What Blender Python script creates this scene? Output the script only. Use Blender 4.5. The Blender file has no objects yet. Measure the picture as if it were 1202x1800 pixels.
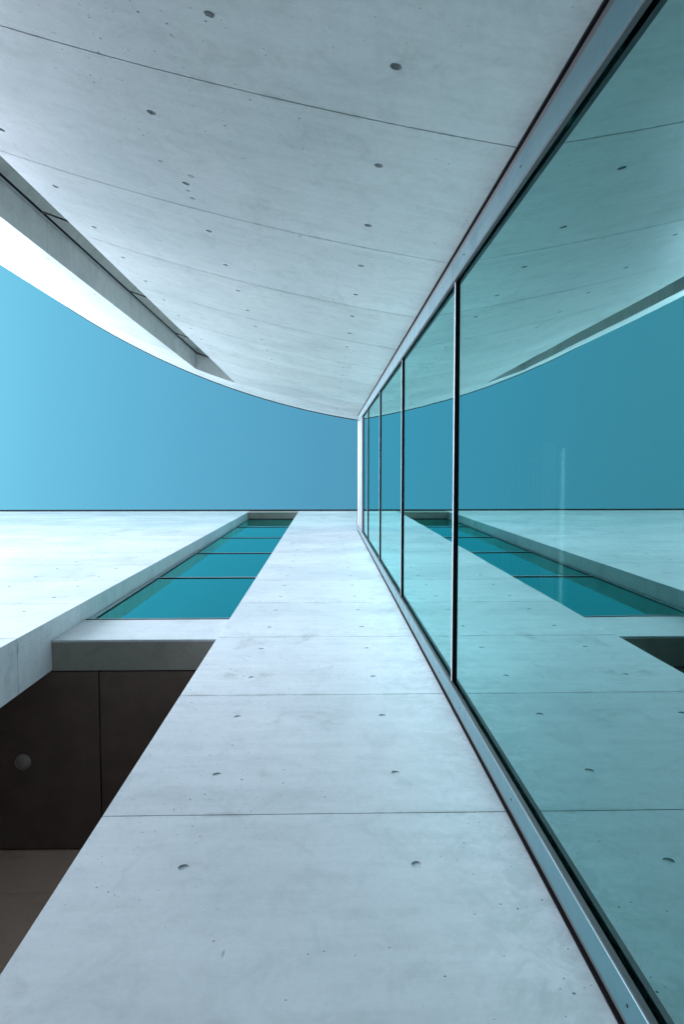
import bpy, bmesh, math, random
from mathutils import Matrix, Vector
random.seed(7)
scene = bpy.context.scene
C = scene.collection

# ------------------------------------------------------------------ camera
F, PPX, PPY, VX, VY = 1220.0, 601.0, 900.0, 572.0, 826.0     # focal length and zenith, in photograph pixels
zc = Vector((VX-PPX, -(VY-PPY), -F)).normalized()
xc = Vector((1, 0, 0)); xc = (xc - zc*xc.dot(zc)).normalized()
yc = zc.cross(xc)
cam = bpy.data.cameras.new('camera')
cam.sensor_fit = 'VERTICAL'; cam.sensor_height = 36.0; cam.lens = F/1800*36.0
cam.clip_start = 0.05; cam.clip_end = 3000
camo = bpy.data.objects.new('camera', cam); C.objects.link(camo)
camo.matrix_world = Matrix((xc, yc, zc)).to_4x4()          # rows = world axes seen from the camera
scene.camera = camo

# ------------------------------------------------------------------ light
SUN = Vector((-0.80, -0.10, 0.475)).normalized()            # direction towards the sun
elev = math.asin(SUN.z); azim = math.atan2(SUN.x, SUN.y)
w = bpy.data.worlds.new('World'); scene.world = w; w.use_nodes = True
nt = w.node_tree; nt.nodes.clear()
sky = nt.nodes.new('ShaderNodeTexSky'); sky.sky_type = 'NISHITA'; sky.sun_disc = False
sky.sun_elevation = elev; sky.sun_rotation = azim
sky.air_density = 1.0; sky.dust_density = 0.75; sky.ozone_density = 1.0
tint = nt.nodes.new('ShaderNodeMix'); tint.data_type = 'RGBA'; tint.blend_type = 'MULTIPLY'
tint.inputs[0].default_value = 1.0; tint.inputs[7].default_value = (0.43, 1.07, 0.93, 1)
bg = nt.nodes.new('ShaderNodeBackground'); bg.inputs[1].default_value = 0.087
wo = nt.nodes.new('ShaderNodeOutputWorld')
nt.links.new(sky.outputs[0], tint.inputs[6]); nt.links.new(tint.outputs[2], bg.inputs[0]); nt.links.new(bg.outputs[0], wo.inputs[0])
sl = bpy.data.lights.new('sun', 'SUN'); sl.energy = 5.0; sl.angle = math.radians(58); sl.color = (0.80, 0.84, 1.0)
so = bpy.data.objects.new('sun', sl); C.objects.link(so)
so.rotation_euler = (-SUN).to_track_quat('-Z', 'Y').to_euler(); so.location = (-30, -15, 40)
scene.view_settings.view_transform = 'Standard'; scene.view_settings.look = 'None'
scene.view_settings.gamma = 1.0; scene.view_settings.exposure = 1.64
scene.render.engine = 'CYCLES'
scene.cycles.max_bounces = 8; scene.cycles.diffuse_bounces = 4; scene.cycles.glossy_bounces = 4; scene.cycles.transparent_max_bounces = 8

# ------------------------------------------------------------------ materials
class NT:
    def __init__(s, name):
        s.m = bpy.data.materials.new(name); s.m.use_nodes = True; s.t = s.m.node_tree; s.t.nodes.clear()
        s.out = s.n('ShaderNodeOutputMaterial')
    def n(s, t, **k):
        x = s.t.nodes.new(t)
        for a, b in k.items(): setattr(x, a, b)
        return x
    def l(s, a, b): s.t.links.new(a, b)
    def math(s, op, a, b=0.0, clamp=False):
        x = s.n('ShaderNodeMath', operation=op, use_clamp=clamp)
        for i, v in enumerate((a, b)):
            if isinstance(v, (int, float)): x.inputs[i].default_value = v
            else: s.l(v, x.inputs[i])
        return x.outputs[0]
    def ramp(s, fac, a, b, va=0.0, vb=1.0):
        x = s.n('ShaderNodeMapRange', clamp=True, interpolation_type='SMOOTHSTEP')
        s.l(fac, x.inputs[0])
        for i, v in zip((1, 2, 3, 4), (a, b, va, vb)): x.inputs[i].default_value = v
        return x.outputs[0]
    def mix(s, fac, a, b, mode='MIX'):
        x = s.n('ShaderNodeMix', data_type='RGBA', blend_type=mode)
        for i, v in ((0, fac), (6, a), (7, b)):
            if isinstance(v, (int, float)): x.inputs[i].default_value = v
            elif isinstance(v, tuple): x.inputs[i].default_value = v + (1,)
            else: s.l(v, x.inputs[i])
        return x.outputs[2]
    def noise(s, vec, scale, detail=4.0, rough=0.55, stretch=None, dist=0.0):
        if stretch:
            mp = s.n('ShaderNodeMapping'); mp.inputs['Scale'].default_value = stretch
            s.l(vec, mp.inputs[0]); vec = mp.outputs[0]
        x = s.n('ShaderNodeTexNoise'); x.inputs['Scale'].default_value = scale
        x.inputs['Detail'].default_value = detail; x.inputs['Roughness'].default_value = rough; x.inputs['Distortion'].default_value = dist
        s.l(vec, x.inputs['Vector']); return x.outputs[0]
    def voronoi(s, vec, scale, stretch=None, rot=None):
        if stretch:
            mp = s.n('ShaderNodeMapping'); mp.inputs['Scale'].default_value = stretch
            if rot: mp.inputs['Rotation'].default_value = rot
            s.l(vec, mp.inputs[0]); vec = mp.outputs[0]
        x = s.n('ShaderNodeTexVoronoi'); x.inputs['Scale'].default_value = scale
        s.l(vec, x.inputs['Vector']); return x

def concrete(name, base, dark, topfade_stain=0.0, pits=1.0):
    t = NT(name)
    geo = t.n('ShaderNodeNewGeometry'); pos = geo.outputs['Position']
    oi = t.n('ShaderNodeObjectInfo')
    m1 = t.noise(pos, 1.1, 5, 0.6, dist=0.4)                       # clouds of tone
    m2 = t.noise(pos, 4.5, 4, 0.65, stretch=(0.35, 0.35, 3.2))     # lying streaks
    m3 = t.noise(pos, 45, 2, 0.7)                                  # cement grain
    m4 = t.noise(pos, 7.0, 5, 0.75, dist=0.8)                      # blotches
    v = t.math('ADD', t.ramp(m1, 0.3, 0.72, -0.40, 0.40), t.ramp(m2, 0.3, 0.7, -0.28, 0.28))
    v = t.math('ADD', v, t.ramp(m4, 0.42, 0.72, 0.25, -0.60))
    v = t.math('ADD', v, t.ramp(m3, 0.3, 0.7, -0.18, 0.18))
    v = t.math('ADD', v, t.math('MULTIPLY', t.math('SUBTRACT', oi.outputs['Random'], 0.5), 0.8))
    fac = t.math('ADD', t.math('MULTIPLY', v, 0.44), 0.5, True)
    col = t.mix(fac, dark, base)
    sx = t.n('ShaderNodeSeparateXYZ'); t.l(pos, sx.inputs[0])
    if topfade_stain:                                                      # streaky darkening to the top, light falloff put into the colour
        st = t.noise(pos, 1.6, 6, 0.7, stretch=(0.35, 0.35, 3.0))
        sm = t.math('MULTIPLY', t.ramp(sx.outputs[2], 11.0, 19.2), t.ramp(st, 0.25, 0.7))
        col = t.mix(t.math('MULTIPLY', sm, topfade_stain), col, (0.16, 0.22, 0.23))
        ds = t.math('MULTIPLY', t.ramp(sx.outputs[0], 0.15, 0.62), t.ramp(t.noise(pos, 9, 5, 0.75, dist=1.0), 0.40, 0.66))   # damp run-off beside the glazing frame
        col = t.mix(t.math('MULTIPLY', ds, 0.45), col, (0.30, 0.36, 0.35))
    sg = t.ramp(t.noise(pos, 2.3, 3, 0.6, stretch=(1.4, 1.4, 0.8), dist=0.6), 0.60, 0.74)
    sg = t.math('MULTIPLY', sg, t.ramp(t.noise(pos, 26, 3, 0.7), 0.38, 0.62, 0.25, 1.0))
    col = t.mix(t.math('MULTIPLY', sg, 0.42), col, (0.24, 0.26, 0.255))      # damp smudges
    # cement grime along the casting joints
    fj = t.math('ABSOLUTE', t.math('SUBTRACT', t.math('FRACT', t.math('ADD', t.math('DIVIDE', t.math('SUBTRACT', sx.outputs[2], 2.2335), 1.2215), 8.5)), 0.5))
    gj = t.math('MULTIPLY', t.ramp(fj, 0.0, 0.022, 1.0, 0.0), t.ramp(t.noise(pos, 7, 4, 0.75), 0.44, 0.64))
    col = t.mix(t.math('MULTIPLY', gj, 0.40), col, (0.22, 0.23, 0.23))
    # air pits
    vo = t.voronoi(pos, 26)
    sep = t.n('ShaderNodeSeparateColor'); t.l(vo.outputs['Color'], sep.inputs[0])
    dens = t.noise(pos, 0.9, 2, 0.5)
    rad = t.math('MULTIPLY', t.ramp(sep.outputs[0], 0.30, 1.0, 0.0, 0.10), t.ramp(dens, 0.36, 0.62, 0.5, 1.2))
    pit = t.ramp(t.math('SUBTRACT', vo.outputs['Distance'], rad), -0.02, 0.015, 1.0, 0.0)
    pit = t.math('MULTIPLY', pit, t.math('GREATER_THAN', rad, 0.016))
    vb = t.voronoi(pos, 52)
    sb = t.n('ShaderNodeSeparateColor'); t.l(vb.outputs['Color'], sb.inputs[0])
    rb = t.math('MULTIPLY', t.ramp(sb.outputs[1], 0.40, 1.0, 0.0, 0.15), t.ramp(dens, 0.36, 0.6, 0.35, 1.1))
    pit2 = t.math('MULTIPLY', t.ramp(t.math('SUBTRACT', vb.outputs['Distance'], rb), -0.03, 0.02, 1.0, 0.0), t.math('GREATER_THAN', rb, 0.03))
    pit = t.math('MULTIPLY', t.math('MAXIMUM', pit, t.math('MULTIPLY', pit2, 0.7)), pits)
    # short scrapes
    vs = t.voronoi(pos, 3.4, stretch=(2.6, 2.6, 0.8), rot=(0.0, 0.5, 0.0))
    ss = t.n('ShaderNodeSeparateColor'); t.l(vs.outputs['Color'], ss.inputs[0])
    scr = t.math('MULTIPLY', t.ramp(vs.outputs['Distance'], 0.02, 0.06, 1.0, 0.0), t.math('GREATER_THAN', ss.outputs[2], 0.62))
    mark = t.math('MAXIMUM', pit, t.math('MULTIPLY', scr, 0.45 * pits))
    col = t.mix(t.math('MULTIPLY', mark, 0.86), col, (0.045, 0.045, 0.05))
    b = t.n('ShaderNodeBsdfPrincipled'); t.l(col, b.inputs['Base Color'])
    t.l(t.ramp(m1, 0.3, 0.7, 0.42, 0.62), b.inputs['Roughness']); b.inputs['Specular IOR Level'].default_value = 0.35
    bump = t.n('ShaderNodeBump'); bump.inputs['Strength'].default_value = 0.35; bump.inputs['Distance'].default_value = 0.004
    h = t.math('SUBTRACT', t.math('ADD', t.math('MULTIPLY', m3, 0.10), t.math('MULTIPLY', m4, 0.12)), mark)
    t.l(h, bump.inputs['Height']); t.l(bump.outputs[0], b.inputs['Normal'])
    t.l(b.outputs[0], t.out.inputs[0]); return t.m

def metal(name, col, rough, metallic=1.0, var=0.15):
    t = NT(name); geo = t.n('ShaderNodeNewGeometry')
    n1 = t.noise(geo.outputs['Position'], 6, 5, 0.6); n2 = t.noise(geo.outputs['Position'], 60, 3, 0.6)
    c = t.mix(t.ramp(n1, 0.3, 0.75), col, tuple(x*(1-var) for x in col))
    c = t.mix(t.ramp(n2, 0.62, 0.75, 0, 0.35), c, tuple(x*0.5 for x in col))
    b = t.n('ShaderNodeBsdfPrincipled'); t.l(c, b.inputs['Base Color']); b.inputs['Metallic'].default_value = metallic
    t.l(t.ramp(n1, 0.3, 0.7, rough*0.85, rough*1.2), b.inputs['Roughness'])
    t.l(b.outputs[0], t.out.inputs[0]); return t.m

def glass(name, refl, trans, base=0.10, power=4.0):
    t = NT(name); lw = t.n('ShaderNodeLayerWeight'); lw.inputs[0].default_value = 0.5
    fr = t.math('ADD', t.math('MULTIPLY', t.math('POWER', lw.outputs['Facing'], power), 1-base), base, True)
    geo = t.n('ShaderNodeNewGeometry')
    wv = t.noise(geo.outputs['Position'], 0.9, 2, 0.5)
    bump = t.n('ShaderNodeBump'); bump.inputs['Strength'].default_value = 0.05; bump.inputs['Distance'].default_value = 0.02
    t.l(wv, bump.inputs['Height'])
    g = t.n('ShaderNodeBsdfGlossy'); g.inputs['Color'].default_value = refl + (1,); g.inputs['Roughness'].default_value = 0.0
    t.l(bump.outputs[0], g.inputs['Normal'])
    tr = t.n('ShaderNodeBsdfTransparent'); tr.inputs[0].default_value = trans + (1,)
    mx = t.n('ShaderNodeMixShader'); t.l(fr, mx.inputs[0]); t.l(tr.outputs[0], mx.inputs[1]); t.l(g.outputs[0], mx.inputs[2])
    t.l(mx.outputs[0], t.out.inputs[0]); return t.m

def plain(name, col, rough=0.6, emit=0.0, spec=0.5):
    t = NT(name); geo = t.n('ShaderNodeNewGeometry'); n1 = t.noise(geo.outputs['Position'], 5, 6, 0.65)
    c = t.mix(t.ramp(n1, 0.3, 0.7), tuple(x*0.8 for x in col), col)
    b = t.n('ShaderNodeBsdfPrincipled'); t.l(c, b.inputs['Base Color']); b.inputs['Roughness'].default_value = rough; b.inputs['Specular IOR Level'].default_value = spec
    if emit: b.inputs['Emission Color'].default_value = (0.9, 0.97, 1, 1); b.inputs['Emission Strength'].default_value = emit
    t.l(b.outputs[0], t.out.inputs[0]); return t.m

M = dict(
    conc=concrete('pale smooth concrete', (0.68, 0.69, 0.715), (0.49, 0.505, 0.53), topfade_stain=0.55),
    concc=concrete('curved wall concrete', (0.59, 0.605, 0.595), (0.40, 0.415, 0.405)),
    jamb=concrete('reveal concrete', (0.66, 0.67, 0.68), (0.45, 0.46, 0.46)),
    shaded_beam=concrete('beam concrete', (0.34, 0.325, 0.285), (0.23, 0.22, 0.195)),  # darker concrete tone, underside shade put into the colour
    brown=concrete('sheltered concrete', (0.66, 0.46, 0.36), (0.53, 0.37, 0.29)),
    soffit=plain('dark soffit board', (0.16, 0.108, 0.092), 0.5),
    alu=metal('anodised aluminium', (0.045, 0.125, 0.145), 0.38, 0.30),
    alup=metal('pale aluminium', (0.42, 0.45, 0.47), 0.40, 0.4),
    dkmetal=metal('dark bronze profile', (0.060, 0.058, 0.060), 0.5, 0.2),
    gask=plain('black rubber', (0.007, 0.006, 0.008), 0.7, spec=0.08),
    glass=glass('blue green coated glass', (0.58, 1.0, 0.98), (0.20, 0.28, 0.28), base=0.17, power=2.4),
    winglass=glass('window glass', (0.30, 1.0, 0.94), (0.20, 0.34, 0.36), base=0.34),
    slotglass=glass('clear window glass', (0.97, 0.97, 0.93), (0.30, 0.36, 0.36), base=0.60, power=2.5),
    fascia=metal('weathered grey sheet', (0.13, 0.135, 0.14), 0.45, 0.3),
    plaster=plain('interior plaster', (0.30, 0.31, 0.31), 0.8),
    white=plain('white lacquer', (0.75, 0.78, 0.78), 0.4),
    tube=plain('lit tube', (0.8, 0.85, 0.85), 0.3, emit=1.1),
    glow=plain('self-glowing board', (0.7, 0.75, 0.75), 0.5, emit=0.13),
    lens=plain('lamp glass', (0.40, 0.35, 0.32), 0.25),
    pave=concrete('paving', (0.14, 0.14, 0.135), (0.10, 0.10, 0.095)),
    smear=plain('thin cement smear', (0.43, 0.44, 0.435), 0.9),
    patch=plain('grey repair mortar', (0.13, 0.135, 0.135), 0.8),
)

# ------------------------------------------------------------------ helpers
def tag(o, label, cat, group=None, kind=None):
    if label: o['label'] = label
    if cat: o['category'] = cat
    if group: o['group'] = group
    if kind: o['kind'] = kind
    return o
def thing(name, label, cat, loc=(0, 0, 0), rz=0.0, group=None):
    o = bpy.data.objects.new(name, None); C.objects.link(o); o.location = loc; o.rotation_euler.z = rz
    o.empty_display_size = 0.2
    return tag(o, label, cat, group)
def link(name, me, mat, parent=None):
    o = bpy.data.objects.new(name, me); C.objects.link(o)
    if mat and not me.materials: me.materials.append(M[mat])
    if parent: o.parent = parent
    return o
def obj(name, bm, mat, parent=None, smooth=False):
    bmesh.ops.recalc_face_normals(bm, faces=bm.faces[:])
    me = bpy.data.meshes.new(name); bm.to_mesh(me); bm.free()
    if smooth:
        for p in me.polygons: p.use_smooth = True
        me.set_sharp_from_angle(angle=math.radians(25))
    return link(name, me, mat, parent)
def box(x0, x1, y0, y1, z0, z1, bm=None, bev=0.0):
    b = bmesh.new()
    r = bmesh.ops.create_cube(b, size=1.0)
    for v in b.verts:
        v.co = Vector((x0+(v.co.x+.5)*(x1-x0), y0+(v.co.y+.5)*(y1-y0), z0+(v.co.z+.5)*(z1-z0)))
    if bev: bmesh.ops.bevel(b, geom=b.edges[:], offset=bev, segments=1, affect='EDGES', profile=0.5)
    if bm is None: return b
    me = bpy.data.meshes.new('tmp'); b.to_mesh(me); b.free(); bm.from_mesh(me); bpy.data.meshes.remove(me)
    return bm
def lines(a, b, holes, r, step):
    s = {round(a, 5), round(b, 5)}
    for h in holes: s.add(round(h-r, 5)); s.add(round(h+r, 5))
    L = sorted(s); out = [L[0]]
    for q in L[1:]:
        n = max(1, int(math.ceil((q-out[-1])/step))); p = out[-1]
        for i in range(1, n+1): out.append(p+(q-p)*i/n)
    return out
NC = 6
def panel(u0, u1, z0, z1, hu, hz, thick, fmap, hr=0.0165, hd=0.0035, step=10.0, scale=lambda u: 1.0):
    """A cast wall panel (u across, z up, d into the wall) with round tie-hole pockets cut in its face."""
    bm = bmesh.new(); cache = {}
    CELL = 0.05
    hu = [h for h in hu if u0+CELL < h < u1-CELL]; hz = [h for h in hz if z0+CELL < h < z1-CELL]
    if not hu or not hz: hu = hz = []
    def V(u, z, d):
        k = (round(u, 5), round(z, 5), round(d, 5))
        if k not in cache: cache[k] = bm.verts.new(fmap(u, z, d))
        return cache[k]
    U = lines(u0, u1, hu, CELL, step); Z = lines(z0, z1, hz, CELL, 10.0)
    for i in range(len(U)-1):
        for j in range(len(Z)-1):
            a, b, c, d = U[i], U[i+1], Z[j], Z[j+1]
            cu = [h for h in hu if abs((a+b)/2-h) < 1e-3 and b-a < 2.1*CELL]; ch = [h for h in hz if abs((c+d)/2-h) < 1e-3 and d-c < 2.1*CELL]
            if cu and ch:
                q = [(a, c), (b, c), (b, d), (a, d)]; rim = []
                for k in range(4*NC):
                    an = math.radians(225)+2*math.pi*k/(4*NC)
                    rim.append((cu[0]+hr*scale(cu[0])*math.cos(an), ch[0]+hr*math.sin(an)))
                for s in range(4):
                    arc = [rim[(s*NC+k) % (4*NC)] for k in range(NC+1)]
                    bm.faces.new([V(*q[s], 0), V(*q[(s+1) % 4], 0)]+[V(*p, 0) for p in reversed(arc)])
                for k in range(4*NC):
                    p, p2 = rim[k], rim[(k+1) % (4*NC)]
                    bm.faces.new([V(*p, 0), V(*p2, 0), V(*p2, hd), V(*p, hd)])
                bm.faces.new([V(*p, hd) for p in rim])
            else:
                bm.faces.new([V(a, c, 0), V(b, c, 0), V(b, d, 0), V(a, d, 0)])
        bm.faces.new([V(U[i], z0, thick), V(U[i+1], z0, thick), V(U[i+1], z1, thick), V(U[i], z1, thick)])
        bm.faces.new([V(U[i], z0, 0), V(U[i+1], z0, 0), V(U[i+1], z0, thick), V(U[i], z0, thick)])
        bm.faces.new([V(U[i], z1, 0), V(U[i+1], z1, 0), V(U[i+1], z1, thick), V(U[i], z1, thick)])
    for u in (u0, u1):
        bm.faces.new([V(u, z, 0) for z in Z]+[V(u, z1, thick), V(u, z0, thick)])
    return bm
def cyl(r, h, n=24):
    b = bmesh.new(); bmesh.ops.create_cone(b, cap_ends=True, segments=n, radius1=r, radius2=r, depth=h); return b

# ------------------------------------------------------------------ measures (metres, from the camera's eye)
GROUND = -1.6
LIFT = 1.2215
J0 = 2.2335
levels = [GROUND]+[J0+LIFT*k for k in range(-2, 14)]
GAP = 0.0028                                    # half of a casting joint
TIEZ = [1.932+0.6085*k for k in range(-3, 20)]
YS = 1.136                                      # face of the straight wall
XA, XB = -0.733, -2.080                         # edges of its opening
CX, CY, R = 2.8509, -15.2546, 14.4194           # plan circle of the curved wall
def yc_(x): return CY+math.sqrt(max(R*R-(x-CX)**2, 0.01))
XL, XR = -2.285, -1.585                         # edges of its slot
ZT = 14.0                                       # its top
XG = 0.628                                      # plane of the glass screen

# ------------------------------------------------------------------ ground
g = obj('paving', box(-400, 400, -400, 400, GROUND-0.3, GROUND), 'pave'); tag(g, 'pale paving of the yard between the walls', 'paving', kind='structure')

# ------------------------------------------------------------------ straight building
SB = thing('straight_building', 'pale concrete building with flat wall, tall window strip and dark passage below', 'building', (0, YS, GROUND))
def par(o, p):
    o.parent = p; o.matrix_parent_inverse = p.matrix_basis.inverted(); return o
# matrix_basis of the empties is read before any depsgraph update
def P(name, bm, mat, parent, smooth=False):
    o = obj(name, bm, mat, None, smooth)
    root = parent
    inv = Matrix.Identity(4)
    chain = []
    while root: chain.append(root); root = root.parent
    for r in reversed(chain): inv = inv @ (r.matrix_parent_inverse @ r.matrix_basis)
    o.parent = parent; o.matrix_parent_inverse = inv.inverted()
    return o
def smap(y0): return lambda u, z, d: Vector((u, y0+d, z))
tops = levels[1:]+[19.2]
tops = [t for t in tops if t < 19.0]+[19.2]
rows = list(zip(levels, tops))
ties_r = [0.262, -0.406]
ties_l = [-2.42-0.667*k for k in range(8)]
for i, (a, b) in enumerate(rows):
    z0 = a+(GAP if i else 0.02); z1 = b-(GAP if b < 19 else 0)
    hz = [t for t in TIEZ if t < 13.2]
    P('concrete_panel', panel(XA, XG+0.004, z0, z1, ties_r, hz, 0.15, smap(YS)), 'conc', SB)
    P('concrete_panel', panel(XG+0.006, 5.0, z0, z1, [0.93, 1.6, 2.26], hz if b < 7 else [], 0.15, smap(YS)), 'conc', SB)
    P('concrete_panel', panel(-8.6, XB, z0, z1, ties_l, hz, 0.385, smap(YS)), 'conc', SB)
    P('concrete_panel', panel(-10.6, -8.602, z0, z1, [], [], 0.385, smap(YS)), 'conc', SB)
P('wall_core', box(XA+0.03, 4.98, YS+0.03, 1.53, GROUND+0.02, 19.17), 'jamb', SB)
P('wall_core', box(-10.5, XB-0.03, YS+0.03, 1.50, GROUND+0.02, 19.17), 'jamb', SB)
SILL, HEAD = 5.975, 18.60
bmn = P('concrete_beam', box(XB, XA+0.03, 1.3105, 1.528, 5.2515, SILL-0.012, bev=0.003), 'shaded_beam', SB)  # body carries the underside's shade in its colour, pale front split off
P('face_panel', box(XB, XA+0.03, 1.290, 1.310, 5.250, SILL-0.012, bev=0.003), 'conc', bmn)
P('lintel', box(XB, XA, YS+0.001, 1.53, HEAD, 19.2), 'shaded_beam', SB)
P('coping', box(-10.65, 5.05, YS-0.042, 1.62, 19.2, 19.25), 'dkmetal', SB)
# tall window strip
WY = 1.318
win = P('window', box(XB+0.018, XB+0.034, WY-0.018, WY+0.01, SILL, HEAD-0.002), 'alup', SB)
tag(win, 'tall blue reflecting window strip above the dark passage', None)
P('window_gasket', box(XB+0.001, XB+0.052, WY+0.001, WY+0.03, SILL, HEAD-0.002), 'gask', win)
P('window_sill', box(XB+0.012, XA+0.02, 1.2845, WY+0.02, SILL, SILL+0.016), 'alup', win)
P('sill_gasket', box(XB+0.012, XA+0.02, 1.2855, WY+0.02, SILL-0.0115, SILL-0.0005), 'gask', win)
tz = [SILL+0.03, 8.476, 10.985, 13.49, 16.0, HEAD-0.02]
for k in range(5):
    P('pane', box(XB+0.0525, XA+0.05, WY+0.004, WY+0.012, tz[k]+0.004, tz[k+1]-0.004), 'winglass', win)
    if k < 4:
        P('transom', box(XB+0.035, XA+0.05, WY-0.006, WY+0.003, tz[k+1]-0.014, tz[k+1]+0.016), 'alup', win)
        P('transom_gasket', box(XB+0.035, XA+0.05, WY-0.003, WY+0.02, tz[k+1]-0.018, tz[k+1]-0.0145), 'gask', win)
P('head_frame', box(XB+0.035, XA+0.05, WY-0.014, WY+0.02, HEAD-0.045, HEAD-0.001), 'dkmetal', win)
# room behind the window, passage below
YB = 2.943
for a, b in ((GROUND, 1.055), (1.055, 2.277), (2.277, 3.498), (3.498, 4.72), (4.72, 19.17)):
    P('passage_wall', panel(-6.0, 5.0, a+GAP, b-GAP, [-3.47, -2.80, -2.133, -1.466, -0.8, -0.13], [0.77, 1.38, 1.99, 2.6, 3.2, 3.81, 4.423], 0.3, smap(YB)), 'brown', SB)
P('rear_core', box(-10.6, 5.0, YB+0.04, YB+0.34, GROUND, 19.18), 'brown', SB)
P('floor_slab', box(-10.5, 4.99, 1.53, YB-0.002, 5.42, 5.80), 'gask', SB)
P('roof_slab', box(-10.5, 4.99, 1.535, YB-0.002, 18.75, 19.15), 'plaster', SB)
P('end_wall', box(-10.6, -10.51, 1.53, YB, GROUND, 19.15), 'conc', SB)
for a, b in ((-6.6, -5.39), (-5.38, -4.17), (-4.16, -2.95), (-2.94, -1.739), (-1.727, -0.52), (-0.51, 0.70), (0.71, 1.9), (1.91, 3.1)):
    P('soffit_panel', box(a, b, 1.540, YB-0.012, 5.262, 5.30, bev=0.002), 'soffit', SB)
# down light in the passage soffit
dl = thing('ceiling_light', 'round unlit ceiling light set in the dark passage soffit', 'ceiling light', (-2.324, 2.239, 5.262))
b = bmesh.new()
n = 32
prof = [(0.048, 0.0), (0.050, -0.008), (0.056, -0.010), (0.060, -0.006), (0.061, 0.0005)]
for r_, z_ in prof:
    for k in range(n): b.verts.new((r_*math.cos(2*math.pi*k/n), r_*math.sin(2*math.pi*k/n), z_))
b.verts.ensure_lookup_table()
for i in range(len(prof)-1):
    for k in range(n): b.faces.new([b.verts[i*n+k], b.verts[i*n+(k+1) % n], b.verts[(i+1)*n+(k+1) % n], b.verts[(i+1)*n+k]])
o = obj('rim', b, 'lens', dl, True)
b = bmesh.new(); bmesh.ops.create_uvsphere(b, u_segments=24, v_segments=12, radius=0.049)
for v in b.verts: v.co.z = min(v.co.z, 0.0)*0.35-0.001
o = obj('lens', b, 'lens', dl, True)

# ------------------------------------------------------------------ curved building
CB = thing('curved_building', 'tall concrete building whose wall bows outwards and carries a narrow window slot', 'building', (0, -1.1, GROUND))
def cmap(u, z, d): return Vector((u, yc_(u)-d, z))
cscale = lambda u: math.sqrt(1-((u-CX)/R)**2)
def tx(deg): return CX+R*math.sin(math.radians(deg))
tm = [tx(-10.63), tx(-13.89), tx(-17.17)]
tl = [tx(-20.44-3.27*k-0.9) for k in range(6)]
crow = [r for r in rows if r[0] < 13.0]
crow[-1] = (crow[-1][0], ZT) if crow[-1][1] > 13.3 else crow[-1]
if crow[-1][1] < ZT-0.1: crow.append((crow[-1][1], ZT))
HC = 12.43
for i, (a, b) in enumerate(crow):
    z0 = a+(GAP if i else 0.02); z1 = b-(GAP if b < ZT else 0)
    kw = dict(hd=0.016, step=0.22, scale=cscale)
    P('concrete_panel', panel(XR, XG+0.004, z0, z1, tm, TIEZ, 0.46, cmap, **kw), 'concc', CB, True)
    P('concrete_panel', panel(XG+0.006, 5.5, z0, z1, [1.0, 1.82, 2.64] if b < 7 else [], TIEZ, 0.46, cmap, **kw), 'concc', CB, True)
    P('concrete_panel', panel(-9.2, XL, z0, z1, tl, TIEZ, 0.46, cmap, **kw), 'concc', CB, True)
    if b > HC:
        P('concrete_panel', panel(XL+0.001, XR-0.001, max(z0, HC), z1, [], [], 0.46, cmap, step=0.2), 'concc', CB, True)
P('wall_core', panel(XR+0.03, 5.4, GROUND+0.02, ZT-0.05, [], [], 0.40, lambda u, z, d: cmap(u, z, d+0.03), step=0.2), 'jamb', CB)
P('wall_core', panel(-9.1, XL-0.03, GROUND+0.02, ZT-0.05, [], [], 0.40, lambda u, z, d: cmap(u, z, d+0.03), step=0.2), 'jamb', CB)
P('coping', panel(-9.25, 5.5, ZT, ZT+0.04, [], [], 0.56, lambda u, z, d: cmap(u, z, d-0.016), step=0.2), 'dkmetal', CB, True)
P('inner_lining', panel(-9.2, 5.4, GROUND, ZT-0.1, [], [], 0.2, lambda u, z, d: cmap(u, z, d+1.8), step=0.4), 'plaster', CB)
P('roof_slab', panel(-9.2, 5.4, ZT-0.6, ZT-0.3, [], [], 1.45, lambda u, z, d: cmap(u, z, d+0.45), step=0.4), 'plaster', CB)
P('end_wall', box(-9.3, -9.202, yc_(-9.2)-2.0, yc_(-9.2), GROUND, ZT-0.02), 'concc', CB)
# slot window, parallel to the tangent of the wall
ang = math.radians(19.5)
rot = Matrix.Translation((XL, -2.06, 0)) @ Matrix.Rotation(ang, 4, 'Z')
def W(name, x0, x1, y0, y1, z0, z1, mat, parent):
    b_ = box(x0, x1, y0, y1, z0, z1); bmesh.ops.transform(b_, matrix=rot, verts=b_.verts[:]); return P(name, b_, mat, parent)
WL = 0.86
zb = 0.0
sw = W('window', 0.012, 0.024, -0.006, 0.012, zb, HC-0.003, 'alup', CB)
tag(sw, 'narrow window slot in the curved wall', None)
W('window_gasket', -0.004, 0.0115, -0.05, 0.006, zb, HC-0.003, 'gask', sw)
W('window_gasket', 0.0245, 0.034, -0.05, 0.004, zb, HC-0.003, 'gask', sw)
ct = [zb, 3.26, 5.72, 8.17, 10.62, HC-0.03]
for k in range(5):
    W('pane', 0.0345, WL, -0.012, -0.004, ct[k]+0.008, ct[k+1]-0.008, 'slotglass', sw)
    if k: W('transom', 0.035, WL, -0.02, 0.002, ct[k]-0.010, ct[k]+0.006, 'dkmetal', sw)
W('head_frame', 0.035, WL, -0.03, 0.008, HC-0.035, HC-0.002, 'dkmetal', sw)
P('apron', box(XL+0.002, XR-0.002, -2.40, -1.9, GROUND+0.02, zb-0.002), 'concc', CB)
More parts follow.
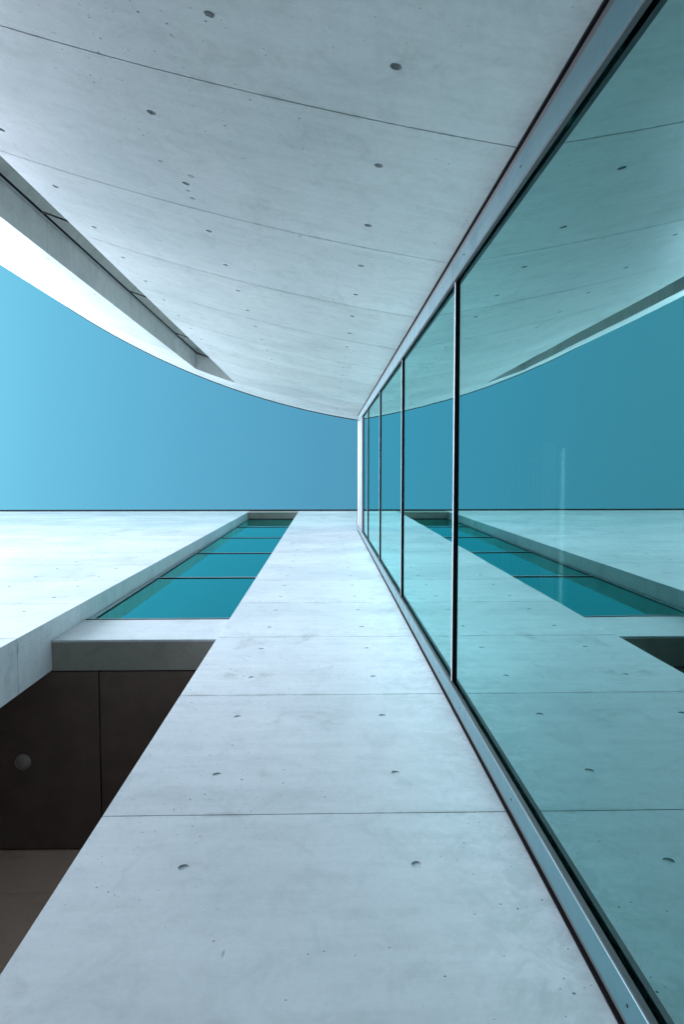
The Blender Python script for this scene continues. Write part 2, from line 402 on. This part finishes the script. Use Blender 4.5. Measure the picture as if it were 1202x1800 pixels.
# old plugged tie hole, repaired darker
def cpatch(x, z, r, seed, mat='patch'):
    rr = random.Random(seed); b_ = bmesh.new(); vs = []
    for k in range(18):
        a_ = 2*math.pi*k/18; q = r*(0.8+0.35*rr.random())
        u_ = x+q*math.cos(a_)*1.1; vs.append(b_.verts.new(cmap(u_, z+q*math.sin(a_), -0.0015)))
    bk = [b_.verts.new(cmap(v.co.x, v.co.z, 0.004)) for v in vs]
    b_.faces.new(vs); b_.faces.new(list(reversed(bk)))
    for k in range(18): b_.faces.new([vs[k], vs[(k+1) % 18], bk[(k+1) % 18], bk[k]])
    P('repair_patch', b_, mat, CB)
cpatch(-0.300, 1.889, 0.012, 3)
for k, (x_, z_, r_) in enumerate(((-0.57, 3.05, 0.013), (-0.62, 3.235, 0.008), (-0.615, 3.32, 0.011), (-0.68, 2.97, 0.008))):
    cpatch(x_, z_, r_, 10+k, 'smear')

P('added_shade_block', box(-4.9, -3.6, -3.2, -0.42, GROUND, 5.0, bev=0.01), 'concc', CB)  # unseen block, added to keep light off the low curved wall

# ------------------------------------------------------------------ glass screen
GS = thing('glass_screen', 'tall glazed screen with slim metal frame closing the gap between the two walls', 'glass wall', (XG, 0, GROUND))
GT = 11.4
ztr = [GROUND+0.05, 1.04, 3.345, 5.65, 7.95, 10.2, GT]
yin = yc_(XG)+0.02                                # frame lines on both sides
yD = yc_(0.605)
seg = [GROUND+0.01, 1.045, 3.35, 5.655, 7.955, 10.205, 13.05]
for ya, yb_, side in ((1.041, 1.114, 1), (-0.980, -0.895, -1)):
    for k in range(6):
        fr = P('vertical_frame', box(0.605, 0.617, ya, yb_, seg[k]+0.0012, seg[k+1]-0.0012, bev=0.0015), 'alu', GS)
        z0, z1 = seg[k], seg[k+1]
        if side > 0:
            P('side_profile', box(0.609, XG, 1.1145, 1.1295, z0, z1), 'dkmetal', fr)
            P('sealant', box(0.598, 0.624, 1.130, YS-0.0003, z0, z1), 'gask', fr)
            P('glazing_channel', box(0.6175, XG+0.03, 1.047, 1.114, z0, min(z1, 13.0)), 'gask', fr)
            P('glazing_bead', box(0.606, 0.620, 1.034, 1.0405, z0+0.001, min(z1, 13.0)-0.001), 'dkmetal', fr)
        else:
            P('side_profile', box(0.609, XG, yD+0.007, -0.981, z0, z1), 'dkmetal', fr)
            P('sealant', box(0.600, 0.624, yD-0.02, yD+0.0065, z0, z1), 'gask', fr)
            P('glazing_channel', box(0.6175, XG+0.03, -0.980, -0.901, z0, min(z1, 13.0)), 'gask', fr)
            P('glazing_bead', box(0.606, 0.620, -0.8945, -0.888, z0+0.001, min(z1, 13.0)-0.001), 'dkmetal', fr)
        for q in range(3):                                  # cover screws
            zs = z0+(z1-z0)*(0.12+0.38*q)
            b_ = cyl(0.0035, 0.003, 10); bmesh.ops.rotate(b_, matrix=Matrix.Rotation(math.pi/2, 3, 'Y'), verts=b_.verts[:])
            bmesh.ops.translate(b_, vec=(0.6045, (ya+yb_)/2, zs), verts=b_.verts[:]); P('screw', b_, 'dkmetal', fr)
YP0, YP1 = -0.9005, 1.0465
for k in range(6):
    b_ = box(XG, XG+0.010, YP0, YP1, ztr[k]+0.006, ztr[k+1]-0.006)
    ct_ = Vector((XG, 0, (ztr[k]+ztr[k+1])/2))
    tilt = Matrix.Translation(ct_) @ Matrix.Rotation(random.uniform(-6e-4, 6e-4), 4, 'Y') @ Matrix.Rotation(random.uniform(-6e-4, 6e-4), 4, 'Z') @ Matrix.Translation(-ct_)
    bmesh.ops.transform(b_, matrix=tilt, verts=b_.verts[:]); P('pane', b_, 'glass', GS)
for k in range(1, 6):
    z_ = ztr[k]
    t_ = P('transom', box(0.6180, XG+0.03, YP0+0.001, YP1-0.001, z_-0.018, z_+0.005), 'gask', GS)
    P('cover_strip', box(0.6155, 0.6178, YP0+0.001, YP1-0.001, z_-0.015, z_+0.006), 'alup', t_)
tf = P('top_fascia', box(0.607, XG+0.03, -0.893, 1.039, 12.72, 13.03, bev=0.002), 'alup', GS)
P('fascia_panel', box(0.612, XG+0.03, -0.893, 1.039, GT+0.20, 12.718), 'fascia', tf)
P('fascia_seam', box(0.608, 0.6115, -0.893, 1.039, GT+0.20, GT+0.25), 'alup', tf)
P('head_profile', box(0.622, XG+0.03, -0.893, 1.039, GT+0.002, GT+0.198), 'gask', tf)
P('cap_flashing', box(0.598, XG+0.03, -0.99, 1.118, 13.055, 13.10), 'dkmetal', tf)

# ------------------------------------------------------------------ rooms behind the glass
RM = thing('inner_rooms', 'dim storeys seen faintly behind the glass screen', 'interior', (2.8, 0, GROUND))
P('back_wall', box(4.7, 4.9, -1.2, 1.13, GROUND, 13.0), 'plaster', RM)
for z_ in (5.60, 10.8, 12.7):
    y0 = -0.83
    P('floor_slab', box(XG+0.06, 4.69, y0-0.0, 1.134, z_, z_+0.28), 'plaster', RM)
lp = thing('strip_lamp', 'thin lit tube lamp glowing faintly behind the glass', 'lamp', (1.876, 0.45, 5.46))
b = cyl(0.013, 1.24, 16); bmesh.ops.rotate(b, matrix=Matrix.Rotation(math.pi/2, 3, 'X'), verts=b.verts[:]); obj('tube', b, 'tube', lp, True)
obj('lamp_base', box(-0.016, 0.016, -0.63, 0.63, 0.03, 0.13), 'white', lp)
for s in (-1, 1): obj('end_cap', box(-0.016, 0.016, s*0.632-0.012, s*0.632+0.012, -0.015, 0.031), 'white', lp)
gr = thing('ceiling_grille', 'slatted ceiling grille with pale border board behind the glass', 'grille', (1.6, 0.5, 5.46))
obj('border_board', box(0.115, 0.218, -0.72, 0.62, 0.0, 0.03), 'glow', gr)  # faint emission stands in for lamp light falling on the board
obj('cross_rail', box(-0.20, 0.11, -0.60, -0.57, 0.0, 0.03), 'white', gr)
for k in range(8):
    obj('slat', box(-0.19+k*0.038, -0.183+k*0.038, -0.56, 0.62, 0.0, 0.03), 'white', gr)
